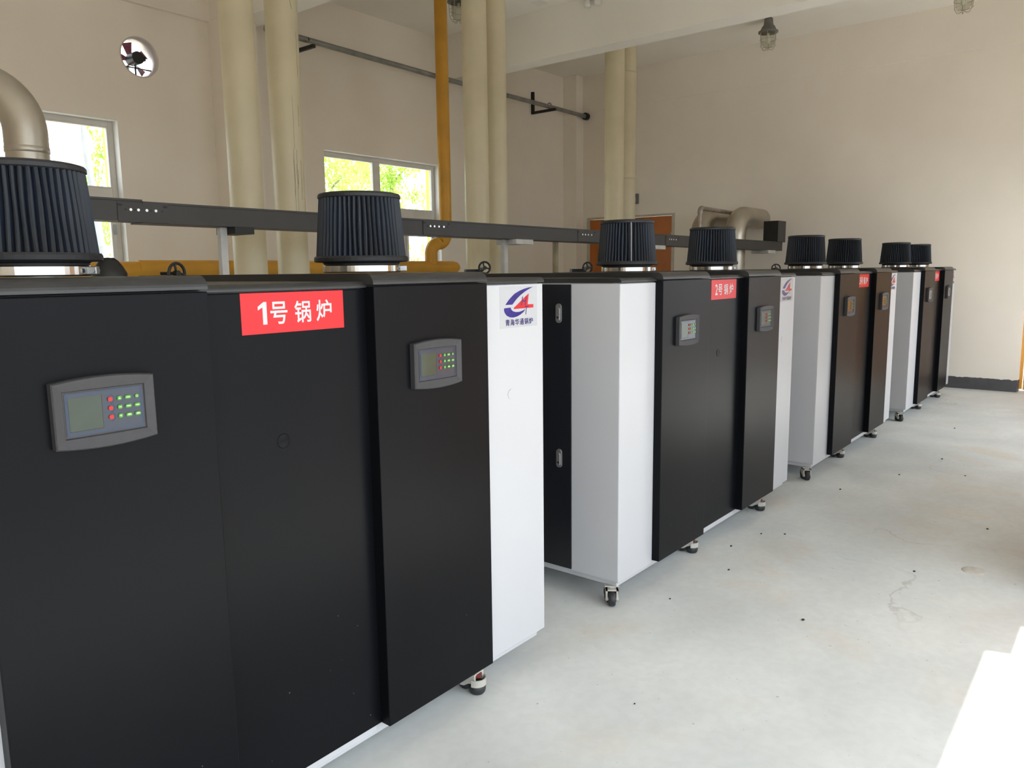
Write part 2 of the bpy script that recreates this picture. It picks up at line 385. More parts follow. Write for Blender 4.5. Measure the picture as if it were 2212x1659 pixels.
# ------------------------------------------------------------------ windows
def window(name, x0, x1, lower):
    root = struct(empty(name, (x0, YW, WZ0))); W = x1-x0; H = WZ1-WZ0; T = 0.055
    def P(nm, boxes, mat, parent=root, bev=0.004):
        b = MB()
        for q in boxes: b.box(*q)
        return b.obj(nm, mat, parent, bevel=bev)
    yf = 0.11
    P('reveal', [(0, 0.004, 0, yf, 0, H), (W-0.004, W, 0, yf, 0, H), (0, W, 0, yf, H-0.004, H)], 'reveal_white', bev=0)
    P('outer_reveal', [(0, 0.02, yf+0.06, 0.245, 0, H), (W-0.05, W, yf+0.06, 0.245, 0, H)], 'facade_yellow', bev=0)
    P('window_sill', [(-0.03, W+0.03, -0.05, yf, -0.03, 0.0)], 'reveal_white')
    t0, t1 = 2.404-WZ0, 2.526-WZ0
    fr = [(0.004, T, yf, yf+0.06, 0, H-0.004), (W-T, W-0.004, yf, yf+0.06, 0, H-0.004), (T, W-T, yf, yf+0.06, H-T, H-0.004), (T, W-T, yf, yf+0.06, 0, T), (T, W-T, yf, yf+0.06, t0, t1)]
    mc = 0.965
    fr.append((mc-0.05, mc+0.05, yf, yf+0.06, t1, H-T))
    for q in lower: fr.append((q-0.03, q+0.03, yf, yf+0.06, T, t0))
    P('window_frame', fr, 'frame_white')
    xs = [T]+[q for q in lower]+[W-T]
    for i in range(len(xs)-1):
        a, b = xs[i]+(0.03 if i else 0), xs[i+1]-(0.03 if i < len(xs)-2 else 0)
        s = P('sash', [(a+.003, a+0.05, yf-0.012, yf+0.03, T, t0), (b-0.05, b-.003, yf-0.012, yf+0.03, T, t0), (a+0.05, b-0.05, yf-0.012, yf+0.03, t0-0.05, t0), (a+0.05, b-0.05, yf-0.012, yf+0.03, T, T+0.05)], 'frame_white')
        P('pane', [(a+0.05, b-0.05, yf+0.008, yf+0.014, T+0.05, t0-0.05)], 'pane_glass', s, 0)
        P('hinge', [(b-0.028, b-0.004, yf-0.03, yf-0.012, t0-0.34, t0-0.24)], 'galvanised', s, 0.002)
    for a, b in ((T, mc-0.05), (mc+0.05, W-T)):
        P('glazing_bead', [(a, a+0.014, yf+0.0, yf+0.05, t1, H-T), (b-0.014, b, yf+0.0, yf+0.05, t1, H-T), (a+0.014, b-0.014, yf, yf+0.05, H-T-0.014, H-T), (a+0.014, b-0.014, yf, yf+0.05, t1, t1+0.014)], 'frame_white', root, 0.002)
        P('pane', [(a+0.014, b-0.014, yf+0.025, yf+0.031, t1+0.014, H-T-0.014)], 'pane_glass', root, 0)
    return root
window('window_1', *W1, [0.965, 1.45])
window('window_2', *W2, [0.965, 1.45])

# ------------------------------------------------------------------ doors
d = struct(empty('door_1', (XF, D1[0], 0)), 'orange double door in the far wall behind the flues'); Wd = D1[1]-D1[0]
b = MB().box(-0.012, 0.12, 0, 0.05, 0, 2.56).box(-0.012, 0.12, Wd-0.05, Wd, 0, 2.56).box(-0.012, 0.12, 0.05, Wd-0.05, 2.525, 2.56)
b.obj('door_frame', 'door_frame', d, bevel=0.003)
for i in range(2):
    a = 0.055+i*(Wd-0.11)/2
    lf = MB().box(0.01, 0.055, a+0.002, a+(Wd-0.11)/2-0.002, 0.01, 2.52).obj('door_leaf', 'door_orange', d, bevel=0.004)
    for hz in (0.35, 1.25, 2.2):
        MB().cyl(0.011, hz-0.06, hz+0.06, (0.004, 0.06 if i == 0 else Wd-0.06, 0), n=10).obj('hinge', 'galvanised', lf)
    MB().box(-0.03, 0.01, Wd/2+(0.06 if i else -0.08), Wd/2+(0.08 if i else -0.06), 1.0, 1.2).obj('handle', 'galvanised', lf, bevel=0.004)
d = struct(empty('door_2', (XF+0.18, D2[0], 0)), 'amber door recessed in the far wall beside the skirting'); Wd = D2[1]-D2[0]
MB().box(0, 0.06, 0, 0.06, 0, 2.56).box(0, 0.06, Wd-0.035, Wd, 0.02, 2.56).box(0, 0.06, 0.06, Wd-0.035, 2.5, 2.56).obj('door_frame', 'door_amber', d, bevel=0.003)
for i in range(2):
    a = 0.06+i*(Wd-0.1)/2
    lf = MB().box(0.012, 0.05, a+0.003, a+(Wd-0.1)/2-0.003, 0.012, 2.5).obj('door_leaf', 'door_amber', d, bevel=0.004)
    MB().box(0.004, 0.014, a+0.1, a+(Wd-0.1)/2-0.1, 0.2, 1.1).obj('door_panel', 'door_orange', lf, bevel=0.004)

d = struct(empty('shade_door', (4.52, YF, 0)), 'added out-of-view amber door leaf that shades the floor')  # unseen leaf added to block light and darken the floor beside the opening
lf = MB().box(0.02, 0.07, 0.0, 1.05, 0.01, 2.95).obj('door_leaf', 'door_orange', d, bevel=0.004)
MB().box(0.010, 0.022, 0.12, 0.93, 0.25, 1.25).box(0.010, 0.022, 0.12, 0.93, 1.45, 2.75).obj('door_panel', 'door_amber', lf, bevel=0.004)
MB().box(-0.03, 0.02, 0.95, 0.97, 1.0, 1.2).obj('handle', 'galvanised', lf, bevel=0.004)

# ------------------------------------------------------------------ boilers
XB0, XB1, DP = -0.335, 2.01, 1.45           # casing from the left cover's edge, depth
MODS = (0.0, 1.083); MW = 0.535             # two covers
def quarter(cy, cz, r, n=8):                # front-top corner: from the front face up and back
    return [(cy-r*math.cos(i*PI/2/n), cz+r*math.sin(i*PI/2/n)) for i in range(n+1)]
def cap_prof(y0, zlo, ztop, r, y1, th):
    return quarter(y0+r, ztop-r, r)[::-1][::-1] + [(y1, ztop), (y1, ztop-th), (y0+0.045, ztop-th), (y0+0.03, zlo), (y0, zlo)]

GLY = {k: text_shape(k, 0.018) for k in '1234'}
for k in '号锅炉': GLY[k] = text_shape(k, 0.014)
GLY['1'] = ([(0.52, 0), (1, 0), (1, 1), (0.66, 1), (0.0, 0.80), (0.0, 0.64), (0.52, 0.76)], [tuple(range(7))])
COMPANY = [text_shape(k, 0.0) for k in '青海华通锅炉']
LH, LT = text_shape('H', -0.004, 0.25), text_shape('T', -0.006, 0.25)

def bezel_loop(w_, h_, bow, y, n=9):
    p = []
    for i in range(n): t = -1+2*i/(n-1); p.append((t*w_/2, y, h_/2+bow*(1-t*t)))
    for i in range(1, 4): p.append((w_/2, y, h_/2-h_*i/4))
    for i in range(n): t = 1-2*i/(n-1); p.append((t*w_/2, y, -h_/2-bow*(1-t*t)))
    for i in range(1, 4): p.append((-w_/2, y, -h_/2+h_*i/4))
    return p
def rrect(w_, h_, r, n=4):
    out = []
    for cx, cz, a0 in ((w_/2-r, h_/2-r, 0), (-w_/2+r, h_/2-r, PI/2), (-w_/2+r, -h_/2+r, PI), (w_/2-r, -h_/2+r, 1.5*PI)):
        for i in range(n+1): a = a0+PI/2*i/n; out.append((cx+r*math.cos(a), cz+r*math.sin(a)))
    return out[::-1]

def make_control_panel(parent, cx, cz):
    loops = [bezel_loop(0.226, 0.146, 0.0085, 0), bezel_loop(0.226, 0.146, 0.0085, -0.019), bezel_loop(0.220, 0.141, 0.0083, -0.0225), bezel_loop(0.182, 0.106, 0.001, -0.0165), bezel_loop(0.178, 0.102, 0.0, -0.013)]
    b = MB(); k = len(loops[0])
    for i in range(4): b.add(loops[i]+loops[i+1], [(j, k+j, k+(j+1) % k, (j+1) % k) for j in range(k)])
    b.add(loops[4], [tuple(range(k))]); b.add(loops[0], [tuple(reversed(range(k)))])
    bz = b.obj('control_panel', 'bezel_grey', parent, loc=(cx, 0, cz))
    MB().prism_y(rrect(0.172, 0.096, 0.004), -0.0142, -0.012).obj('face_plate', 'panel_blue_grey', bz)
    ln = MB(); y0 = -0.0146
    def hl(x0, x1, z, t=0.0007): ln.box(x0, x1, y0, -0.0141, z-t/2, z+t/2)
    def vl(x, z0, z1, t=0.0007): ln.box(x-t/2, x+t/2, y0, -0.0141, z0, z1)
    for ins in (0.0022, 0.0048):
        hl(-0.086+ins, 0.086-ins, 0.048-ins); hl(-0.086+ins, 0.086-ins, -0.048+ins); vl(-0.086+ins, -0.048+ins, 0.048-ins); vl(0.086-ins, -0.048+ins, 0.048-ins)
    for i in range(4):
        hl(-0.004, 0.012, 0.0355-0.0205*i)
    for i in range(3):
        zc = 0.0252-0.0205*i
        for j in range(6):
            a = PI/2-PI*j/5; a2 = PI/2-PI*(j+1)/5
            if j < 5: ln.tube([(0.012+0.0085*math.cos(a), y0+0.0002, zc+0.0098*math.sin(a)), (0.012+0.0085*math.cos(a2), y0+0.0002, zc+0.0098*math.sin(a2))], 0.0004, 4)
    ln.obj('printed_lines', 'line_blue', bz)
    MB().prism_y(rrect(0.071, 0.074, 0.001), -0.0150, -0.0141).obj('screen', 'lcd', bz)
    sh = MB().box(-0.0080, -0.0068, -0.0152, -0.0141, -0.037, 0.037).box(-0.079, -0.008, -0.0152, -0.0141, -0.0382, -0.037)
    sh.obj('screen_edge_strip', 'keyhole_dark', bz)  # dark strip along the right and bottom edges of the screen
    bz.children[2].location = (-0.0435, 0, 0.0)
    for i in range(3):
        z = 0.0252-0.0205*i
        MB().prism_y(rrect(0.0098, 0.0098, 0.0042 if i == 1 else 0.003), -0.0176, -0.0141).obj('button', 'button_red', bz, loc=(0.0105, 0, z))
        for j, (x, wb, hb, rr) in enumerate(((0.0315, 0.0098, 0.0094, 0.003), (0.0510, 0.0145, 0.0084, 0.004), (0.0715, 0.0085 if i == 0 else 0.0135, 0.0084, 0.004))):
            g = MB().prism_y(rrect(wb, hb, rr), -0.0172, -0.0141)
            if j == 0 and i != 1:
                s_ = 1 if i == 0 else -1
                g.prism_y([(-0.003, -0.0022*s_), (0, 0.0026*s_), (0.003, -0.0022*s_)][::1 if s_ > 0 else -1], -0.0176, -0.0172, 1)
            elif j == 2 and i == 0:
                g.lathe([(0.0017, -0.0176), (0.0027, -0.0176)], (0, 0, 0), 'y', 12, 1)
            else:
                g.box(-wb*0.3, wb*0.3, -0.0176, -0.0172, -0.0013, 0.0013, 1)
                if i == 2: g.box(-wb*0.18, wb*0.18, -0.0176, -0.0172, 0.0013, 0.0026, 1)
            g.obj('button', ['button_green', 'icon_white'], bz, loc=(x, 0, z))
    return bz

def make_filter(parent, cx, cy, z0):
    npl = 52; b = MB(); k = 6; lv = []
    zb, zt, rb, rtp = z0+0.055, z0+0.262, 0.1585, 0.1415
    for q in range(k+1):
        t = q/k; r = rb+(rtp-rb)*t; ring = []
        for i in range(npl*4):
            a = 2*PI*i/(npl*4); ph = i % 4; off = (0.0, -0.006, -0.019, -0.006)[ph]
            wob = 0.0022*math.sin(i*0.37+t*2.1)*math.sin(t*PI)/r
            ring.append(((r+off)*math.cos(a+wob), (r+off)*math.sin(a+wob), zb+(zt-zb)*t))
        lv.append(ring)
    m = npl*4
    for q in range(k):
        for mi, sel in ((0, (1, 2)), (1, (0, 3))):          # outer folds get dust plus a painted highlight, valleys a darker blue
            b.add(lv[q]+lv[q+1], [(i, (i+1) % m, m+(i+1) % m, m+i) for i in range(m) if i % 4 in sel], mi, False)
    f = b.obj('air_filter', ['filter_fabric', 'filter_dust_highlight'], parent, loc=(cx, cy, 0))
    MB().lathe([(0.001, zt+0.014), (0.130, zt+0.014), (0.1415, zt+0.011), (0.145, zt+0.006), (0.145, zt-0.003), (0.139, zt-0.006), (0.001, zt-0.006)], n=48, smooth=False).obj('top_plate', 'filter_rubber', f)
    MB().lathe([(0.125, zb+0.006), (0.163, zb+0.004), (0.166, zb-0.002), (0.166, zb-0.013), (0.160, zb-0.016), (0.138, zb-0.017), (0.1335, zb-0.021), (0.1335, z0+0.002), (0.12, z0+0.002)], n=48, smooth=False).obj('rubber_collar', 'filter_rubber', f)
    MB().lathe([(0.134, z0+0.003), (0.1365, z0+0.003), (0.1375, z0+0.006), (0.1375, z0+0.026), (0.1365, z0+0.029), (0.134, z0+0.029)], n=64, smooth=False).obj('clamp_ring', 'clamp_steel', f)
    sc = MB().box(0.136, 0.160, -0.012, 0.012, z0+0.006, z0+0.026).cyl(0.006, -0.02, 0.02, (0.152, 0, z0+0.016), 'y', 12)
    s_ = sc.obj('clamp_screw', 'latch_zinc', f, bevel=0.002); s_.rotation_euler.z = -0.75
    return f

def make_caster(parent, x, y, ang):
    h = 0.103
    b = MB().box(-0.036, 0.036, -0.036, 0.036, h-0.006, h).cyl(0.024, h-0.024, h-0.006, n=20)
    for s_ in (-1, 1):                                   # fork cheeks either side of the wheel
        yy = 0.026*s_
        b.prism_y([(0.030, h-0.018), (0.032, 0.050), (0.0, 0.042), (-0.022, 0.028), (-0.040, 0.026), (-0.048, 0.034), (-0.048, 0.046), (-0.040, 0.058), (-0.040, h-0.018)], yy-0.0045, yy+0.0045)
    b.box(-0.040, 0.030, -0.0305, 0.0305, h-0.026, h-0.018)
    # rounded cup over the levelling pad
    cs = arc3((0.020, 0, 0), (1, 0, 0), (0, 1, 0), 0.038, -PI/2, PI/2, 12)
    ci = arc3((0.020, 0, 0), (1, 0, 0), (0, 1, 0), 0.034, -PI/2, PI/2, 12)
    for ring, fl in ((cs, 0), (ci, 1)):
        b.add([(p.x, p.y, 0.036) for p in ring]+[(p.x, p.y, 0.064) for p in ring], [((i, i+1, 14+i, 13+i) if not fl else (i+1, i, 13+i, 14+i)) for i in range(12)], 0, True)
    for z, fl in ((0.064, 0), (0.036, 1)):
        b.add([(p.x, p.y, z) for p in cs]+[(p.x, p.y, z) for p in ci], [((i, i+1, 14+i, 13+i) if not fl else (i+1, i, 13+i, 14+i)) for i in range(12)])
    fk = b.obj('caster', 'caster_cream', parent, loc=(x, y, 0)); fk.rotation_euler.z = ang
    MB().lathe([(0.008, -0.017), (0.030, -0.017), (0.035, -0.014), (0.0375, -0.006), (0.0375, 0.006), (0.035, 0.014), (0.030, 0.017), (0.008, 0.017)], (-0.036, 0, 0.0375), 'y', 32).obj('wheel', 'caster_rubber', fk)
    MB().cyl(0.007, -0.033, 0.033, (-0.038, 0, 0.0375), 'y', 10).obj('axle', 'caster_cream', fk)
    MB().lathe([(0.001, 0.0), (0.026, 0.0), (0.032, 0.008), (0.034, 0.020), (0.034, 0.040), (0.001, 0.040)], (0.022, 0, 0), 'z', 24).obj('levelling_pad', 'caster_rubber', fk)
    MB().cyl(0.020, 0.066, 0.080, (0.018, 0, 0), n=12).obj('adjusting_wheel', 'caster_red', fk)
    return fk

def make_boiler():
    root = empty('boiler')
    zb = 0.150
    # chassis and casing
    fr = MB().box(XB0+0.025, XB1-0.025, 0.065, DP-0.02, 0.103, 0.138)
    fr.obj('base_frame', 'casing_white', root, bevel=0.003)
    MB().box(MODS[0]+MW+0.03, MODS[1]-0.012, 0.050, 0.066, 0.124, 0.146).obj('base_rail', 'casing_white', root, bevel=0.002)
    MB().box(XB0+0.004, XB1-0.004, 0.062, DP, 0.136, 1.588).obj('casing', 'casing_white', root, bevel=0.004)
    for a, c in ((XB0, -0.0), (MODS[1]+MW, XB1)):
        MB().box(a, c+(0.01 if a < 0 else 0), 0.042, 0.064, 0.134, 1.584).obj('front_trim_panel', 'casing_white', root, bevel=0.003)
    plug = MB().cyl(0.020, -0.001, 0.003, (1.80, 0.041, 1.165), 'y', 28).obj('plug', 'casing_white', root, bevel=0.001)
    # doors on both ends with two swing latches each
    for s_, xx in ((-1, XB0), (1, XB1)):
        y0 = 0.318
        MB().box(xx-0.001 if s_ < 0 else xx-0.004, xx+0.004 if s_ < 0 else xx+0.001, 0.045, y0-0.003, 0.138, 1.584).obj('end_panel', 'casing_white', root, bevel=0.001)
        dr = MB().box(xx-0.002 if s_ < 0 else xx-0.004, xx+0.004 if s_ < 0 else xx+0.002, y0, y0+0.72, 0.142, 1.580).obj('side_door', 'door_black', root, bevel=0.002)
        for zz in (1.440, 0.712):
            poly = rrect(0.033, 0.096, 0.0162, 6)
            lt = MB()
            n_ = len(poly)
            xo = xx+s_*0.002
            lt.add([(xo, y0+0.070+p, zz+q) for p, q in poly]+[(xo+s_*0.007, y0+0.070+p*0.92, zz+q*0.97) for p, q in poly], [(i, (i+1) % n_, n_+(i+1) % n_, n_+i) for i in range(n_)]+[tuple(range(n_, 2*n_))])
            poly = rrect(0.020, 0.066, 0.0098, 6)
            lt.add([(xo+s_*0.007, y0+0.070+p, zz-0.004+q) for p, q in poly]+[(xo+s_*0.012, y0+0.070+p*0.9, zz-0.004+q*0.96) for p, q in poly], [(i, (i+1) % n_, n_+(i+1) % n_, n_+i) for i in range(n_)]+[tuple(range(n_, 2*n_))])
            lt.cyl(0.0055, 0.0, 0.0128, (xo, y0+0.070, zz-0.020), 'x', 12, 1) if s_ > 0 else lt.cyl(0.0055, -0.0128, 0.0, (xo, y0+0.070, zz-0.020), 'x', 12, 1)
            lt.obj('latch', ['latch_zinc', 'keyhole_dark'], dr)
    # lower roof over trim panels and the middle panel
    MB().extrude_x(cap_prof(0.036, 1.589, 1.609, 0.018, DP, 0.022), XB0-0.003, XB1+0.003, smooth=False).obj('roof_cap', 'cap_black', root, bevel=0.002)
    MB().box(MODS[0]+MW-0.004, MODS[1]+0.004, 0.044, 0.064, 0.148, 1.586).obj('middle_panel', 'casing_black', root, bevel=0.003)
    MB().lathe([(0.001, -0.001), (0.0195, -0.001), (0.0215, 0.0), (0.0215, 0.003)], (0.763, 0.0435, 1.166), 'y', 28).obj('plug', 'casing_black', root)
    # the two covers
    for i, mx in enumerate(MODS):
        cv = MB().box(mx, mx+MW, 0.0, 0.052, zb, 1.5935).obj('cover_panel', 'casing_black', root, bevel=0.003)
        MB().extrude_x(cap_prof(0.0, 1.5985, 1.633, 0.034, DP-0.01, 0.028), mx-0.001, mx+MW+0.001, smooth=False).obj('cover_cap', 'cap_black', root, bevel=0.0018)
        make_control_panel(root, mx+0.257, 1.334)
        make_filter(root, mx+0.267, 0.362, 1.633)
    # company sticker on the right trim panel
    u0, v0, su, sv = 1.738, 1.420, 0.233, 0.157
    st = MB().box(u0, u0+su, 0.0414, 0.0422, v0, v0+sv).obj('logo_sticker', 'film', root)
    def mp2(pts):
        out = []
        for x, y in pts:
            u = (x-45)/955; top = 250-8*u; bot = 1335-88*u
            out.append((u0+su*u, v0+sv*(1-(y-top)/(bot-top))))
        return out
    up = mp2([(895,275),(760,290),(640,325),(520,375),(410,440),(320,530),(250,615),(180,720),(355,715),(410,640),(480,555),(570,470),(680,390),(790,325)])
    lo = mp2([(150,805),(310,787),(325,840),(370,885),(440,905),(530,900),(620,870),(690,830),(640,905),(560,970),(470,1020),(380,1045),(290,1040),(215,1000),(165,930),(145,870)])
    rd = mp2([(780,440),(748,712),(900,710),(898,795),(390,828),(392,795),(470,725),(600,600),(700,505)])
    MB().prism_y(up[::-1], 0.0410, 0.0414).prism_y(lo[::-1], 0.0410, 0.0414).obj('emblem_arc', 'emblem_blue', st)
    MB().prism_y(rd, 0.0408, 0.0414).obj('emblem_wing', 'emblem_red', st)
    lt = MB()
    (ax, az), (bx, bz_) = mp2([(575, 738), (725, 515)]); put_text(lt, LH, ax, bx, az, bz_, 0.0405)
    (ax, az), (bx, bz_) = mp2([(670, 972), (772, 748)]); put_text(lt, LT, ax, bx, az, bz_, 0.0405)
    for i, g in enumerate(COMPANY):
        ux = u0+su*(0.14+0.126*i)
        for q, (dx, dz) in enumerate(((-0.0005, 0.0004), (0.0005, -0.0004), (0.0005, 0.0004))): put_text(lt, g, ux+dx, ux+dx+su*0.105, v0+sv*0.055+dz, v0+sv*0.205+dz, 0.0405-0.00004*q)
    lt.obj('lettering', 'letter_blue', st)
    # casters along the front and back
    for x, y, a in ((-0.285, 0.110, 0.62), (0.60, 0.125, -1.3), (1.62, 0.110, -1.5), (-0.26, DP-0.12, 1.1), (1.90, DP-0.12, 0.3)):
        make_caster(root, x, y, a)
    return root

def make_sign(root, digit):
    # red number plate on the middle panel
    pl = MB().box(0.651, 0.998, 0.0428, 0.0442, 1.473, 1.5845).obj('number_sign', 'sign_red', root, bevel=0.0005)
    t = MB(); y = 0.0424
    put_text(t, GLY[digit], 0.703, 0.731 if digit == '1' else 0.735, 1.498, 1.5595, y)
    for k, x in (('号', 0.742), ('锅', 0.822), ('炉', 0.897)):
        put_text(t, GLY[k], x, x+0.056, 1.497, 1.559, y)
    t.obj('lettering', 'sign_white', pl)

first = make_boiler()
UNITS = [(0.526, 1.828, 1.0085), (3.468, 1.822, 1.0), (6.362, 1.815, 0.999), (9.300, 1.787, 0.999)]
LBL = ['black and white boiler whose red sign reads 1, before the window with elbow pipe',
       'black and white boiler with sign reading 2, its latched black side door showing',
       'black and white boiler with sign reading 3, standing between the boilers signed 2 and 4',
       'black and white boiler with sign reading 4, last of the row beside the dark skirting']
roots = [first]+[copy_tree(first) for _ in range(3)]
for i, (r, (x, y, sz)) in enumerate(zip(roots, UNITS)):
    r.location = (x, y, 0); r.scale = (1, 1, sz)
    make_sign(r, str(i+1))
    if i == 1:      # pale seam down one filter
        f = [c for c in r.children if c.name.startswith('air_filter')][0]
        a_ = math.atan2(-0.62, -0.78)
        MB().tube([(0.1595*math.cos(a_), 0.1595*math.sin(a_), 1.692), (0.1430*math.cos(a_), 0.1430*math.sin(a_), 1.893)], 0.0022, 6).obj('seam', 'sign_white', f)
    tag(r, LBL[i], 'boiler', 'boilers standing in a row')

# ------------------------------------------------------------------ flues
FL = [('cream flue pipe with a smooth side, left of its pair by the pilaster', 3.81, 5.86, 'a'), ('cream flue pipe with dark vertical scratches, paired beside the pilaster', 4.24, 5.86, 'b'),
      ('cream flue pipe standing just right of the yellow gas riser', 6.725, 5.86, 'c'), ('cream flue pipe tucked behind the flue next to the yellow gas riser', 7.14, 5.93, 'd'),
      ('cream flue pipe in front of the orange door, the wider looking of two', 9.65, 5.86, 'e'), ('cream flue pipe with ring joints, tucked behind the flue at the orange door', 10.13, 5.95, 'f')]
for lab, x, y, k in FL:
    r = empty('flue_pipe', (x, y, 0))
    joints = {'a': (), 'b': (), 'c': (), 'd': (4.70,), 'e': (2.27,), 'f': (2.95, 4.42)}[k]
    MB().lathe([(0.136, 0.0), (0.136, ZC)], n=40).obj('pipe', 'flue_cream', r)
    MB().lathe([(0.137, 0.0), (0.150, 0.0), (0.150, 0.02), (0.137, 0.02)], n=32, smooth=False).obj('base_flange', 'flue_band', r)
    for z in joints:
        MB().lathe([(0.1362, z-0.012), (0.1385, z-0.010), (0.1385, z+0.006), (0.1362, z+0.008)], n=40).obj('joint_band', 'flue_band', r)
    if k == 'b':
        s_ = MB()
        for q in range(9):
            a = -1.15+random.uniform(-0.45, 0.3)-0.35; z0 = random.uniform(2.3, 3.7); L = random.uniform(0.15, 0.6)
            s_.tube([(0.1365*math.cos(a+random.uniform(-0.02, 0.02)), 0.1365*math.sin(a), z0-L*i/6) for i in range(7)], 0.0011, 4)
        pts = [(-0.95-0.6+0.05*math.sin(i*0.9), 3.98-0.016*i) for i in range(10)]
        s_.tube([(0.1365*math.cos(a), 0.1365*math.sin(a), z) for a, z in pts], 0.0016, 4)
        s_.obj('scratch_marks', 'bark', r)
    tag(r, lab, 'pipe', 'vertical cream flues')

# ------------------------------------------------------------------ gas line
g = tag(empty('gas_pipe', (0, 7.0, 0)), 'yellow gas pipe running low along the window wall with a tall riser', 'pipe')
gr = 0.080; zh = 1.69
MB().tube([(-1.2, 0, zh), (3.4, 0, zh)], gr, 20).obj('header', 'gas_yellow', g)
MB().tube([(3.4, 0, zh+0.010), (7.10, 0, zh+0.010)], gr*1.03, 20).obj('header', 'gas_yellow', g)
end = [(7.10, 0, zh+0.01), (7.52, 0, zh+0.01), (7.58, 0, zh+0.01), (7.62, 0, zh+0.01), (7.64, 0, zh+0.01)]
MB().tube(end, [gr*1.03, gr*1.03, gr*0.9, gr*0.6, gr*0.2], 20).obj('end_cap', 'gas_yellow', g)
bend = [Vector((7.13, 0, zh+0.05)), Vector((7.13, 0, zh+0.16))]+arc3((7.27, 0, zh+0.17), (-1, 0, 0), (0, 0, 1), 0.14, 0.1, PI/2, 8)+arc3((7.27, 0, zh+0.45), (0, 0, -1), (1, 0, 0), 0.14, 0.0, PI/2, 8)+[Vector((7.41, 0, zh+0.50))]
MB().tube(bend, gr, 20).obj('offset_bend', 'gas_yellow', g)
MB().tube([(7.41, 0, zh+0.50), (7.41, 0, ZC-0.002)], gr, 20).obj('riser', 'gas_yellow', g)
for x in (0.4, 2.9, 5.0):
    MB().cyl(0.03, 0.0, zh-0.06, (x, 0, 0), n=12).obj('support_leg', 'gas_yellow', g)

# ------------------------------------------------------------------ steel pipe high on the window wall
p = tag(empty('wall_pipe', (0, 7.79, 4.31)), 'thin galvanised steel pipe on brackets high along the window wall', 'pipe')
MB().tube([(5.42, 0, 0.03), (8.5, 0, -0.005), (11.90, 0, -0.01)], 0.034, 14).obj('pipe', 'galvanised', p)
MB().cyl(0.062, 0, 0.07, (11.84, 0, -0.01), 'x', 16).obj('wall_sleeve', 'bracket_black', p)
for x in (5.98, 11.0-0.22):
    br = MB().box(x-0.02, x+0.02, -0.13, 0.35, -0.085, -0.045).box(x-0.02, x+0.02, 0.31, 0.36, -0.085, 0.27).obj('bracket', 'bracket_black', p, bevel=0.003)
    MB().tube([(x, 0.04*math.cos(a), 0.01+0.04*math.sin(a)) for a in [PI*i/10 for i in range(11)]], 0.006, 6).obj('clamp', 'bracket_black', br)

# ------------------------------------------------------------------ cable tray
A, B_ = Vector((-1.0, 5.11, 2.055)), Vector((11.62, 4.26, 1.955))
ct = tag(empty('cable_tray', A), 'long dark grey cable tray crossing the room behind the boilers', 'cable tray')
dirx = (B_-A); LEN = dirx.length; ct.rotation_euler = (0, -math.asin((B_.z-A.z)/LEN), math.atan2(dirx.y, dirx.x))
HT = 0.064
cuts = [0, 3.40, 5.80, 7.87, 9.55, LEN]
for i in range(5):
    a, c = cuts[i], cuts[i+1]; up = 0.010 if i == 0 else 0.0
    pr = [(-0.10, -HT+up), (0.10, -HT+up), (0.10, HT+up), (-0.10, HT+up)]
    seg = MB().extrude_x(pr, a+0.001, c-0.001).box(a, c, -0.104, 0.104, HT+up-0.012, HT+up+0.002).obj('tray_section', 'tray_grey', ct, bevel=0.002)
    if i:
        j = a
        sp = MB().box(j-0.15, j+0.15, -0.106, -0.100, -HT+0.003, HT-0.010).obj('splice_plate', 'tray_grey', ct, bevel=0.001)
        for q in (-0.075, -0.03, 0.02, 0.075): MB().cyl(0.0085, -0.111, -0.106, (j+q, 0, 0.012), 'y', 10).obj('bolt', 'bolt_zinc', sp)
        ho = MB()
        for q in (-0.135, 0.135): ho.box(j+q-0.012, j+q+0.012, -0.1075, -0.106, 0.032, 0.044)
        for q in (-0.05, 0.048, -0.105, 0.115): ho.box(j+q-0.005, j+q+0.005, -0.1075, -0.106, 0.006, 0.016)
        ho.obj('slot_holes', 'tray_dark', sp)
# dark end box turning into the wall
MB().box(LEN-0.22, LEN+0.04, -0.12, 0.10, HT-0.004, HT+0.30).obj('riser_box', 'tray_dark', ct, bevel=0.003)
MB().box(LEN-0.22, LEN+0.04, -0.125, -0.120, HT-0.004, HT+0.30).obj('riser_cover', 'tray_grey', ct, bevel=0.001)
for x, al, m1, m2 in ((3.98, 0.14, 'post_white', 'tray_dark'), (6.76, 0.24, 'post_white', 'post_white'), (9.12, 0.24, 'post_white', 'post_white'), (12.12, 0.24, 'post_white', 'post_white')):
    arm = MB().box(x, x+al, -0.13, 0.13, -HT-0.045, -HT).obj('support_arm', m2, ct, bevel=0.003)
    if x < 9: MB().box(x-0.05, x, -0.025, 0.025, -2.02, -HT+0.0).obj('support_post', m1, ct, bevel=0.004)
MB().cyl(0.03, -1.99, -HT, (7.55, 0.05, 0), n=14).obj('support_post', 'post_brass', ct)

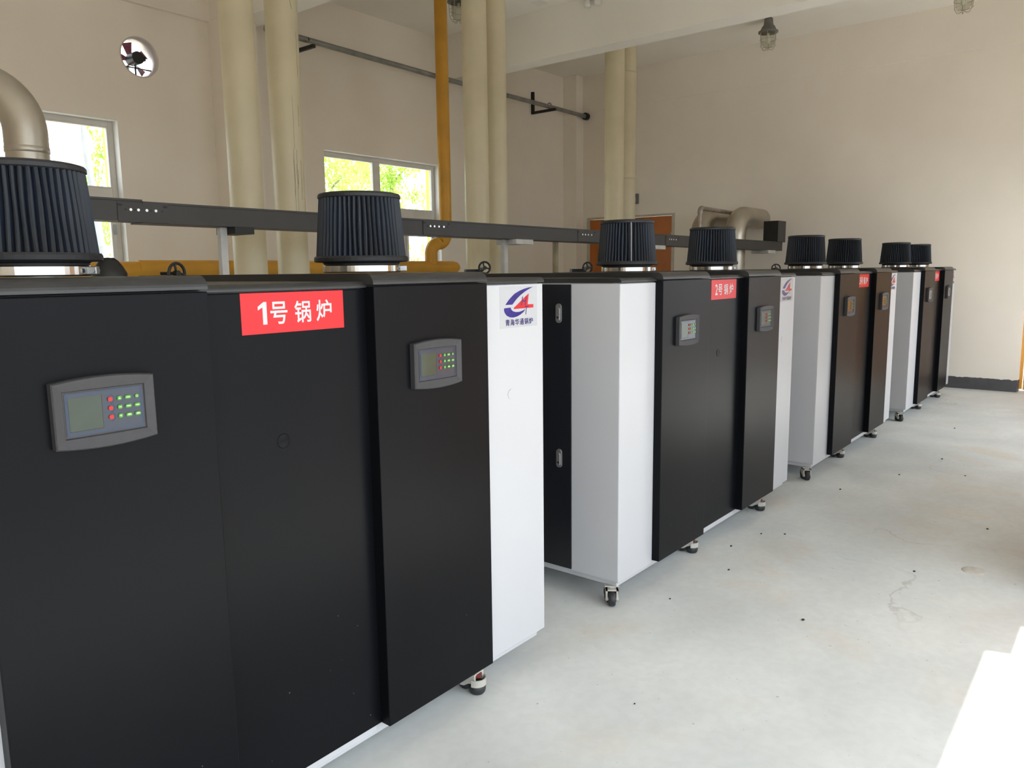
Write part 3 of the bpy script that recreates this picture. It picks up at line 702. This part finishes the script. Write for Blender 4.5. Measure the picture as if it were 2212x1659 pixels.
# ------------------------------------------------------------------ insulated silver pipes with elbows
def elbow_pipe(x, y, r, ztop, R, d, run, label, joint=None, group=None):
    o = tag(empty('insulated_pipe', (x, y, 0)), label, 'pipe', group)
    zc = ztop-R
    MB().tube([(0, 0, 0), (0, 0, zc-0.10)], r, 32, caps=True).obj('lower_pipe', 'jacket_silver', o)
    dv = Vector(d).normalized()
    el = [Vector((0, 0, zc-0.10)), Vector((0, 0, zc-0.03))]+arc3(Vector((0, 0, zc))+dv*R, -dv, (0, 0, 1), R, 0, PI/2, 14)+[Vector((0, 0, ztop))+dv*(R+0.03)]
    MB().tube(el, r*1.015, 32).obj('elbow', 'jacket_silver', o)
    MB().tube([Vector((0, 0, ztop))+dv*(R+0.02), Vector((0, 0, ztop))+dv*run], r*1.005, 32).obj('horizontal_pipe', 'jacket_silver', o)
    MB().lathe([(r*1.0, zc-0.13), (r*1.035, zc-0.125), (r*1.035, zc-0.095), (r*1.0, zc-0.09)], n=32).obj('joint_band', 'jacket_silver', o)
    MB().lathe([(r*1.0, 0.0), (r*1.2, 0.0), (r*1.2, 0.02), (r, 0.02)], n=32, smooth=False).obj('base_flange', 'valve_black', o)
    return o
elbow_pipe(10.96, 4.62, 0.150, 2.385, 0.30, (1, 0, 0), 0.955, 'thick silver jacketed pipe elbowing into the far wall beside the tray end')
elbow_pipe(11.05, 5.20, 0.150, 2.385, 0.30, (1, 0, 0), 0.865, 'thick silver jacketed pipe behind its twin, elbowing into the far wall by the orange door')
elbow_pipe(2.04, 5.5, 0.121, 2.84, 0.30, (-0.75, 0.66, 0), 3.84, 'silver jacketed pipe with a cracked elbow joint in front of the window')
tp = tag(empty('small_pipe', (10.30, 4.86, 0)), 'thin rusty silver pipe bending over beside the jacketed pipes', 'pipe')
MB().tube([(0, 0, 0), (0, 0, 2.40)]+arc3((0.06, 0, 2.42), (-1, 0, 0), (0, 0, 1), 0.06, 0, PI/2, 8)+[(0.2, 0, 2.478), (1.60, 0, 2.46)], 0.030, 14).obj('pipe', 'pipe_silver_paint', tp)
MB().tube(arc3((0.06, 0, 2.42), (-1, 0, 0), (0, 0, 1), 0.06, -0.25, PI/2+0.25, 8), 0.036, 14).obj('elbow_fitting', 'pipe_silver_paint', tp)

# ------------------------------------------------------------------ valves behind the boilers
def valve(x, y, zc, r, rz, label):
    o = tag(empty('gate_valve', (x, y, 0), rz), label, 'valve', 'handwheel valves behind the boilers')
    MB().cyl(0.045, 0, zc-0.10, n=18).obj('riser_pipe', 'pipe_silver_paint', o)
    MB().lathe([(0.045, zc-0.14), (0.085, zc-0.14), (0.085, zc-0.12), (0.06, zc-0.11), (0.06, zc-0.06), (0.03, zc-0.04), (0.001, zc-0.04)], n=20).box(-0.16, 0.0, -0.035, 0.035, zc-0.05, zc-0.012).obj('valve_body', 'valve_black', o, bevel=0.003)
    MB().cyl(0.010, -0.10, 0.03, (0, 0, zc), 'y', 10).obj('stem', 'valve_black', o)
    wv = MB().tube([(r*math.cos(2*PI*i/28), -0.10, zc+r*math.sin(2*PI*i/28)) for i in range(28)], 0.0095, 8, closed=True)
    for q in range(3):
        a = PI/2+2*PI*q/3+0.25
        wv.tube([(0, -0.095, zc), (0.5*r*math.cos(a+0.15), -0.105, zc+0.5*r*math.sin(a+0.15)), (r*math.cos(a), -0.10, zc+r*math.sin(a))], 0.008, 6)
    wv.cyl(0.018, -0.115, -0.085, (0, 0, zc), 'y', 12).obj('handwheel', 'valve_black', o)
valve(2.43, 4.66, 1.658, 0.060, 0.25, 'black handwheel valve left of the white tray post')
valve(5.62, 4.86, 1.678, 0.054, -0.55, 'black handwheel valve behind the boiler numbered 1')
valve(7.40, 4.88, 1.672, 0.056, -0.55, 'black handwheel valve beside the brass coloured post')
valve(10.9, 4.02, 1.632, 0.060, -0.85, 'black handwheel valve below the silver jacketed pipe')
o = tag(empty('pipe_lagging', (2.10, 4.66, 0)), 'black wrapped valve bonnet beside the window sash', 'valve')
MB().cyl(0.05, 0, 1.62, n=16).obj('riser_pipe', 'pipe_silver_paint', o)
MB().lathe([(0.09, 1.60), (0.095, 1.66), (0.075, 1.70), (0.05, 1.735), (0.03, 1.75), (0.001, 1.752)], n=16).obj('wrapping', 'valve_black', o)

# ------------------------------------------------------------------ exhaust fan in the window wall
fan = tag(empty('exhaust_fan', (FX, YW, FZ)), 'round exhaust fan with dark blades set in the window wall', 'fan')
MB().lathe([(FR-0.001, 0.0), (FR-0.012, 0.0), (FR-0.012, 0.235), (FR-0.001, 0.235)], (0, 0, 0), 'y', 40).obj('duct_ring', 'fan_duct', fan)
MB().cyl(0.062, 0.03, 0.17, (0, 0, 0), 'y', 20).box(0.03, 0.10, 0.07, 0.13, -0.01, 0.035).obj('motor', 'fan_black', fan, bevel=0.004)
hub = MB().cyl(0.05, 0.175, 0.205, (0, 0, 0), 'y', 20).obj('hub', 'fan_black', fan)
for q in range(5):
    a0 = 2*PI*q/5+0.5; b = MB(); vs = []
    for i in range(5):
        r = 0.045+0.033*i
        for j, da in enumerate((-0.26, 0.26)):
            vs.append((r*math.cos(a0+da), 0.19+(0.02 if j else -0.02), r*math.sin(a0+da)))
    b.add(vs, [(2*i, 2*i+1, 2*i+3, 2*i+2) for i in range(4)]); bl = b.obj('blade', 'fan_blade', fan)
    sd = bl.modifiers.new('thickness', 'SOLIDIFY'); sd.thickness = 0.003
MB().box(-FR+0.012, FR-0.012, 0.10, 0.112, -0.095, -0.085).box(-0.006, 0.006, 0.10, 0.112, -FR+0.012, 0.0).obj('mounting_bar', 'fan_black', fan)

# ------------------------------------------------------------------ caged lamps
def caged_lamp(x, y, label):
    o = tag(empty('caged_lamp', (x, y, ZC)), label, 'lamp', 'caged lamps on the ceiling')
    MB().lathe([(0.001, 0), (0.05, 0), (0.056, -0.02), (0.06, -0.065), (0.064, -0.085), (0.085, -0.11), (0.100, -0.145), (0.108, -0.158), (0.130, -0.168), (0.130, -0.186), (0.10, -0.19), (0.001, -0.19)], n=28).obj('housing', 'lamp_grey', o)
    MB().lathe([(0.082, -0.188), (0.084, -0.28), (0.078, -0.335), (0.055, -0.37), (0.02, -0.383), (0.001, -0.384)], n=28).obj('glass_jar', 'lamp_glass', o)
    MB().lathe([(0.001, -0.19), (0.018, -0.19), (0.018, -0.235), (0.035, -0.27), (0.03, -0.315), (0.001, -0.33)], n=16).obj('bulb', 'fixture_white', o)
    cg = MB()
    for q in range(6):
        a = 2*PI*q/6+0.3; cg.tube([(r*math.cos(a), r*math.sin(a), z) for r, z in ((0.112, -0.18), (0.106, -0.30), (0.098, -0.36), (0.072, -0.402), (0.04, -0.408), (0.015, -0.395))], 0.0035, 6)
    cg.tube([(0.107*math.cos(2*PI*i/28), 0.107*math.sin(2*PI*i/28), -0.275) for i in range(28)], 0.003, 6, closed=True)
    cg.tube([(0.100*math.cos(2*PI*i/28), 0.100*math.sin(2*PI*i/28), -0.352) for i in range(28)], 0.003, 6, closed=True)
    cg.obj('wire_cage', 'lamp_wire', o)
caged_lamp(10.86, 4.19, 'grey caged jar lamp on the ceiling in front of the far wall')
caged_lamp(10.83, 1.857, 'grey caged jar lamp high up over the skirted end of the far wall')
caged_lamp(7.24, 6.55, 'grey caged jar lamp half hidden by the flue beside the gas riser')
e_ = tag(empty('emergency_light', (8.57, 5.50, 4.920)), 'white twin-head emergency light on the ceiling beam', 'light')
MB().box(-0.06, 0, -0.12, 0.12, 0.0, 0.05).obj('case', 'fixture_white', e_, bevel=0.008)
for s_ in (-1, 1):
    MB().lathe([(0.001, 0.02), (0.03, 0.02), (0.045, -0.05), (0.04, -0.075), (0.001, -0.075)], (-0.045, 0.075*s_, 0.0), 'z', 18).obj('lamp_head', 'fixture_white', e_)
pt = MB().box(8.27, 8.42, 6.10, 6.25, ZC-0.008, ZC).obj('ceiling_plate', 'switch_grey', bevel=0.002); tag(pt, 'small square cover plate on the ceiling beside the beam', 'cover plate')
pt.data.materials[0] = MATS['fixture_white']
sw = tag(empty('wall_switch', (XF, 6.80, 2.83)), 'small grey switch box on the far wall above the orange door', 'switch')
MB().box(-0.04, 0, -0.055, 0.055, -0.085, 0.085).obj('box', 'switch_grey', sw, bevel=0.006)
MB().box(-0.046, -0.04, -0.02, 0.02, -0.06, 0.02).obj('lever', 'latch_zinc', sw, bevel=0.002)

# ------------------------------------------------------------------ bits on the floor
bits = [(3.56, 1.11, .012), (3.94, 1.64, .010), (4.52, 0.83, .011), (4.70, 1.60, .009), (3.40, 1.72, .008), (6.63, 1.37, .012), (5.55, 0.62, .010), (5.93, 1.62, .012), (4.30, 1.78, .012), (4.62, 1.72, .010), (8.9, 1.35, .013), (7.4, 1.2, .012), (2.45, 1.38, .006), (6.9, 0.95, .010)]
for x, y, r in bits:
    b = MB(); k = 6; vs = [(0, 0, r*0.7)]
    for i in range(k): a = 2*PI*i/k; q = r*random.uniform(0.6, 1.1); vs.append((q*math.cos(a), q*math.sin(a)*0.7, r*0.3))
    for i in range(k): a = 2*PI*i/k; q = r*random.uniform(0.6, 1.0); vs.append((q*math.cos(a), q*math.sin(a)*0.7, 0))
    b.add(vs, [(0, 1+i, 1+(i+1) % k) for i in range(k)]+[(1+i, 7+i, 7+(i+1) % k, 1+(i+1) % k) for i in range(k)]+[tuple(reversed(range(7, 13)))])
    o = b.obj('debris_crumb', 'debris_dark', loc=(x, y, 0)); tag(o, 'tiny dark crumb of debris lying on the concrete floor', 'debris', 'crumbs on the floor')
bl = MB().lathe([(0.062, 0), (0.055, 0.004), (0.035, 0.008), (0.001, 0.010)], n=20).obj('mortar_lump', 'plaster_bit', loc=(4.72, 0.575, 0))
tag(bl, 'pale flattened mortar lump stuck on the concrete floor', 'mortar lump')

# ------------------------------------------------------------------ outdoors
gd = MB().box(-60, 80, YW+0.24, 90, -0.25, -0.1).obj('ground', 'ground_concrete'); struct(gd)
gd = MB().box(-60, 80, -90, YF-0.24, -0.25, -0.02).obj('yard', 'yard_asphalt'); struct(gd)
def tree_mesh(seed, n, h):
    rnd = random.Random(seed); t = MB()
    t.tube([(0, 0, 0), (0.1, 0.05, h*0.4), (0.05, 0.1, h*0.8), (0.1, 0, h)], [0.11, 0.09, 0.05, 0.02], 8)
    for q in range(7):
        a = rnd.uniform(0, 2*PI); z = h*rnd.uniform(0.2, 0.8)
        t.tube([(0.05, 0.05, z), (0.5*math.cos(a), 0.5*math.sin(a), z+0.5), (1.0*math.cos(a), 1.0*math.sin(a), z+0.9)], [0.04, 0.025, 0.01], 5)
    b = MB(); cl = [(rnd.gauss(0, 0.75), rnd.gauss(0, 0.75), h*rnd.uniform(0.18, 1.05), rnd.uniform(0.35, 0.7)) for _ in range(46)]
    for _ in range(n):
        c = rnd.choice(cl); d = Vector((rnd.gauss(0, 1), rnd.gauss(0, 1), rnd.gauss(0, 1))).normalized()*c[3]*rnd.random()**0.5
        p = Vector(c[:3])+d; u = Vector((rnd.gauss(0, 1), rnd.gauss(0, 1), rnd.gauss(0, 1))).normalized(); v = u.orthogonal().normalized(); s_ = rnd.uniform(0.03, 0.065)
        b.add([p-u*s_*1.6, p+v*s_*0.6, p+u*s_*1.6, p-v*s_*0.6], [(0, 1, 2, 3)])
    return t, b
TR = []
for sd in (1, 2, 3):
    t, b = tree_mesh(sd, 5200, 5.2+sd*0.5)
    r = empty('tree'); t.obj('trunk', 'bark', r); lv = b.obj('foliage', 'leaf', r); lv['kind'] = 'stuff'; TR.append(r)
spots = [(10.6, 13.6, 0, 0.80, 'leafy green tree just outside the window beside the gas riser'), (14.2, 15.4, 2, 0.84, 'leafy green tree outside the window, right of the thicket against white sky'),
         (15.4, 21.4, 0, 1.1, 'tall leafy tree at the back of the thicket outside'), (21.5, 24.0, 1, 1.0, 'leafy tree at the far back edge of the thicket outside'),
         (4.3, 17.0, 2, 0.9, 'leafy tree behind the white stack outside'), (8.4, 18.0, 1, 0.8, 'leafy tree behind the blue railing outside')]
first_use = set()
for x, y, k, sc, lab in spots:
    o = TR[k] if k not in first_use else copy_tree(TR[k]); first_use.add(k)
    o.location = (x, y, -0.1); o.rotation_euler.z = x*1.7; o.scale = (sc, sc, sc)
    tag(o, lab, 'tree', 'trees outside the windows')
ws = tag(empty('chimney_stack', (4.98, 12.0, -0.1)), 'thick white chimney stack standing outside the window', 'chimney')
MB().lathe([(0.18, 0), (0.18, 6.5)], n=28).obj('shaft', 'stack_white', ws)
MB().lathe([(0.181, 2.95), (0.192, 2.96), (0.192, 3.0), (0.181, 3.01)], n=28).obj('joint_band', 'stack_white', ws)
pl = MB().tube([(0, 0, 0), (-0.35, 0.1, 5.5)], 0.05, 12).obj('leaning_pole', 'pole_grey', loc=(5.62, 12.3, -0.1)); tag(pl, 'thin grey leaning pole beside the white stack outside', 'pole')
rl = tag(empty('blue_railing', (6.3, 13.0, -0.1)), 'blue steel stair railing outside the window', 'railing')
for i in range(9): MB().box(i*0.16-0.012, i*0.16+0.012, -0.012, 0.012, 0, 3.0 if i % 4 else 4.6).obj('baluster', 'rail_blue', rl)
for z in (0.6, 1.8, 2.98): MB().box(-0.02, 1.32, -0.02, 0.02, z, z+0.05).obj('rail', 'rail_blue', rl)
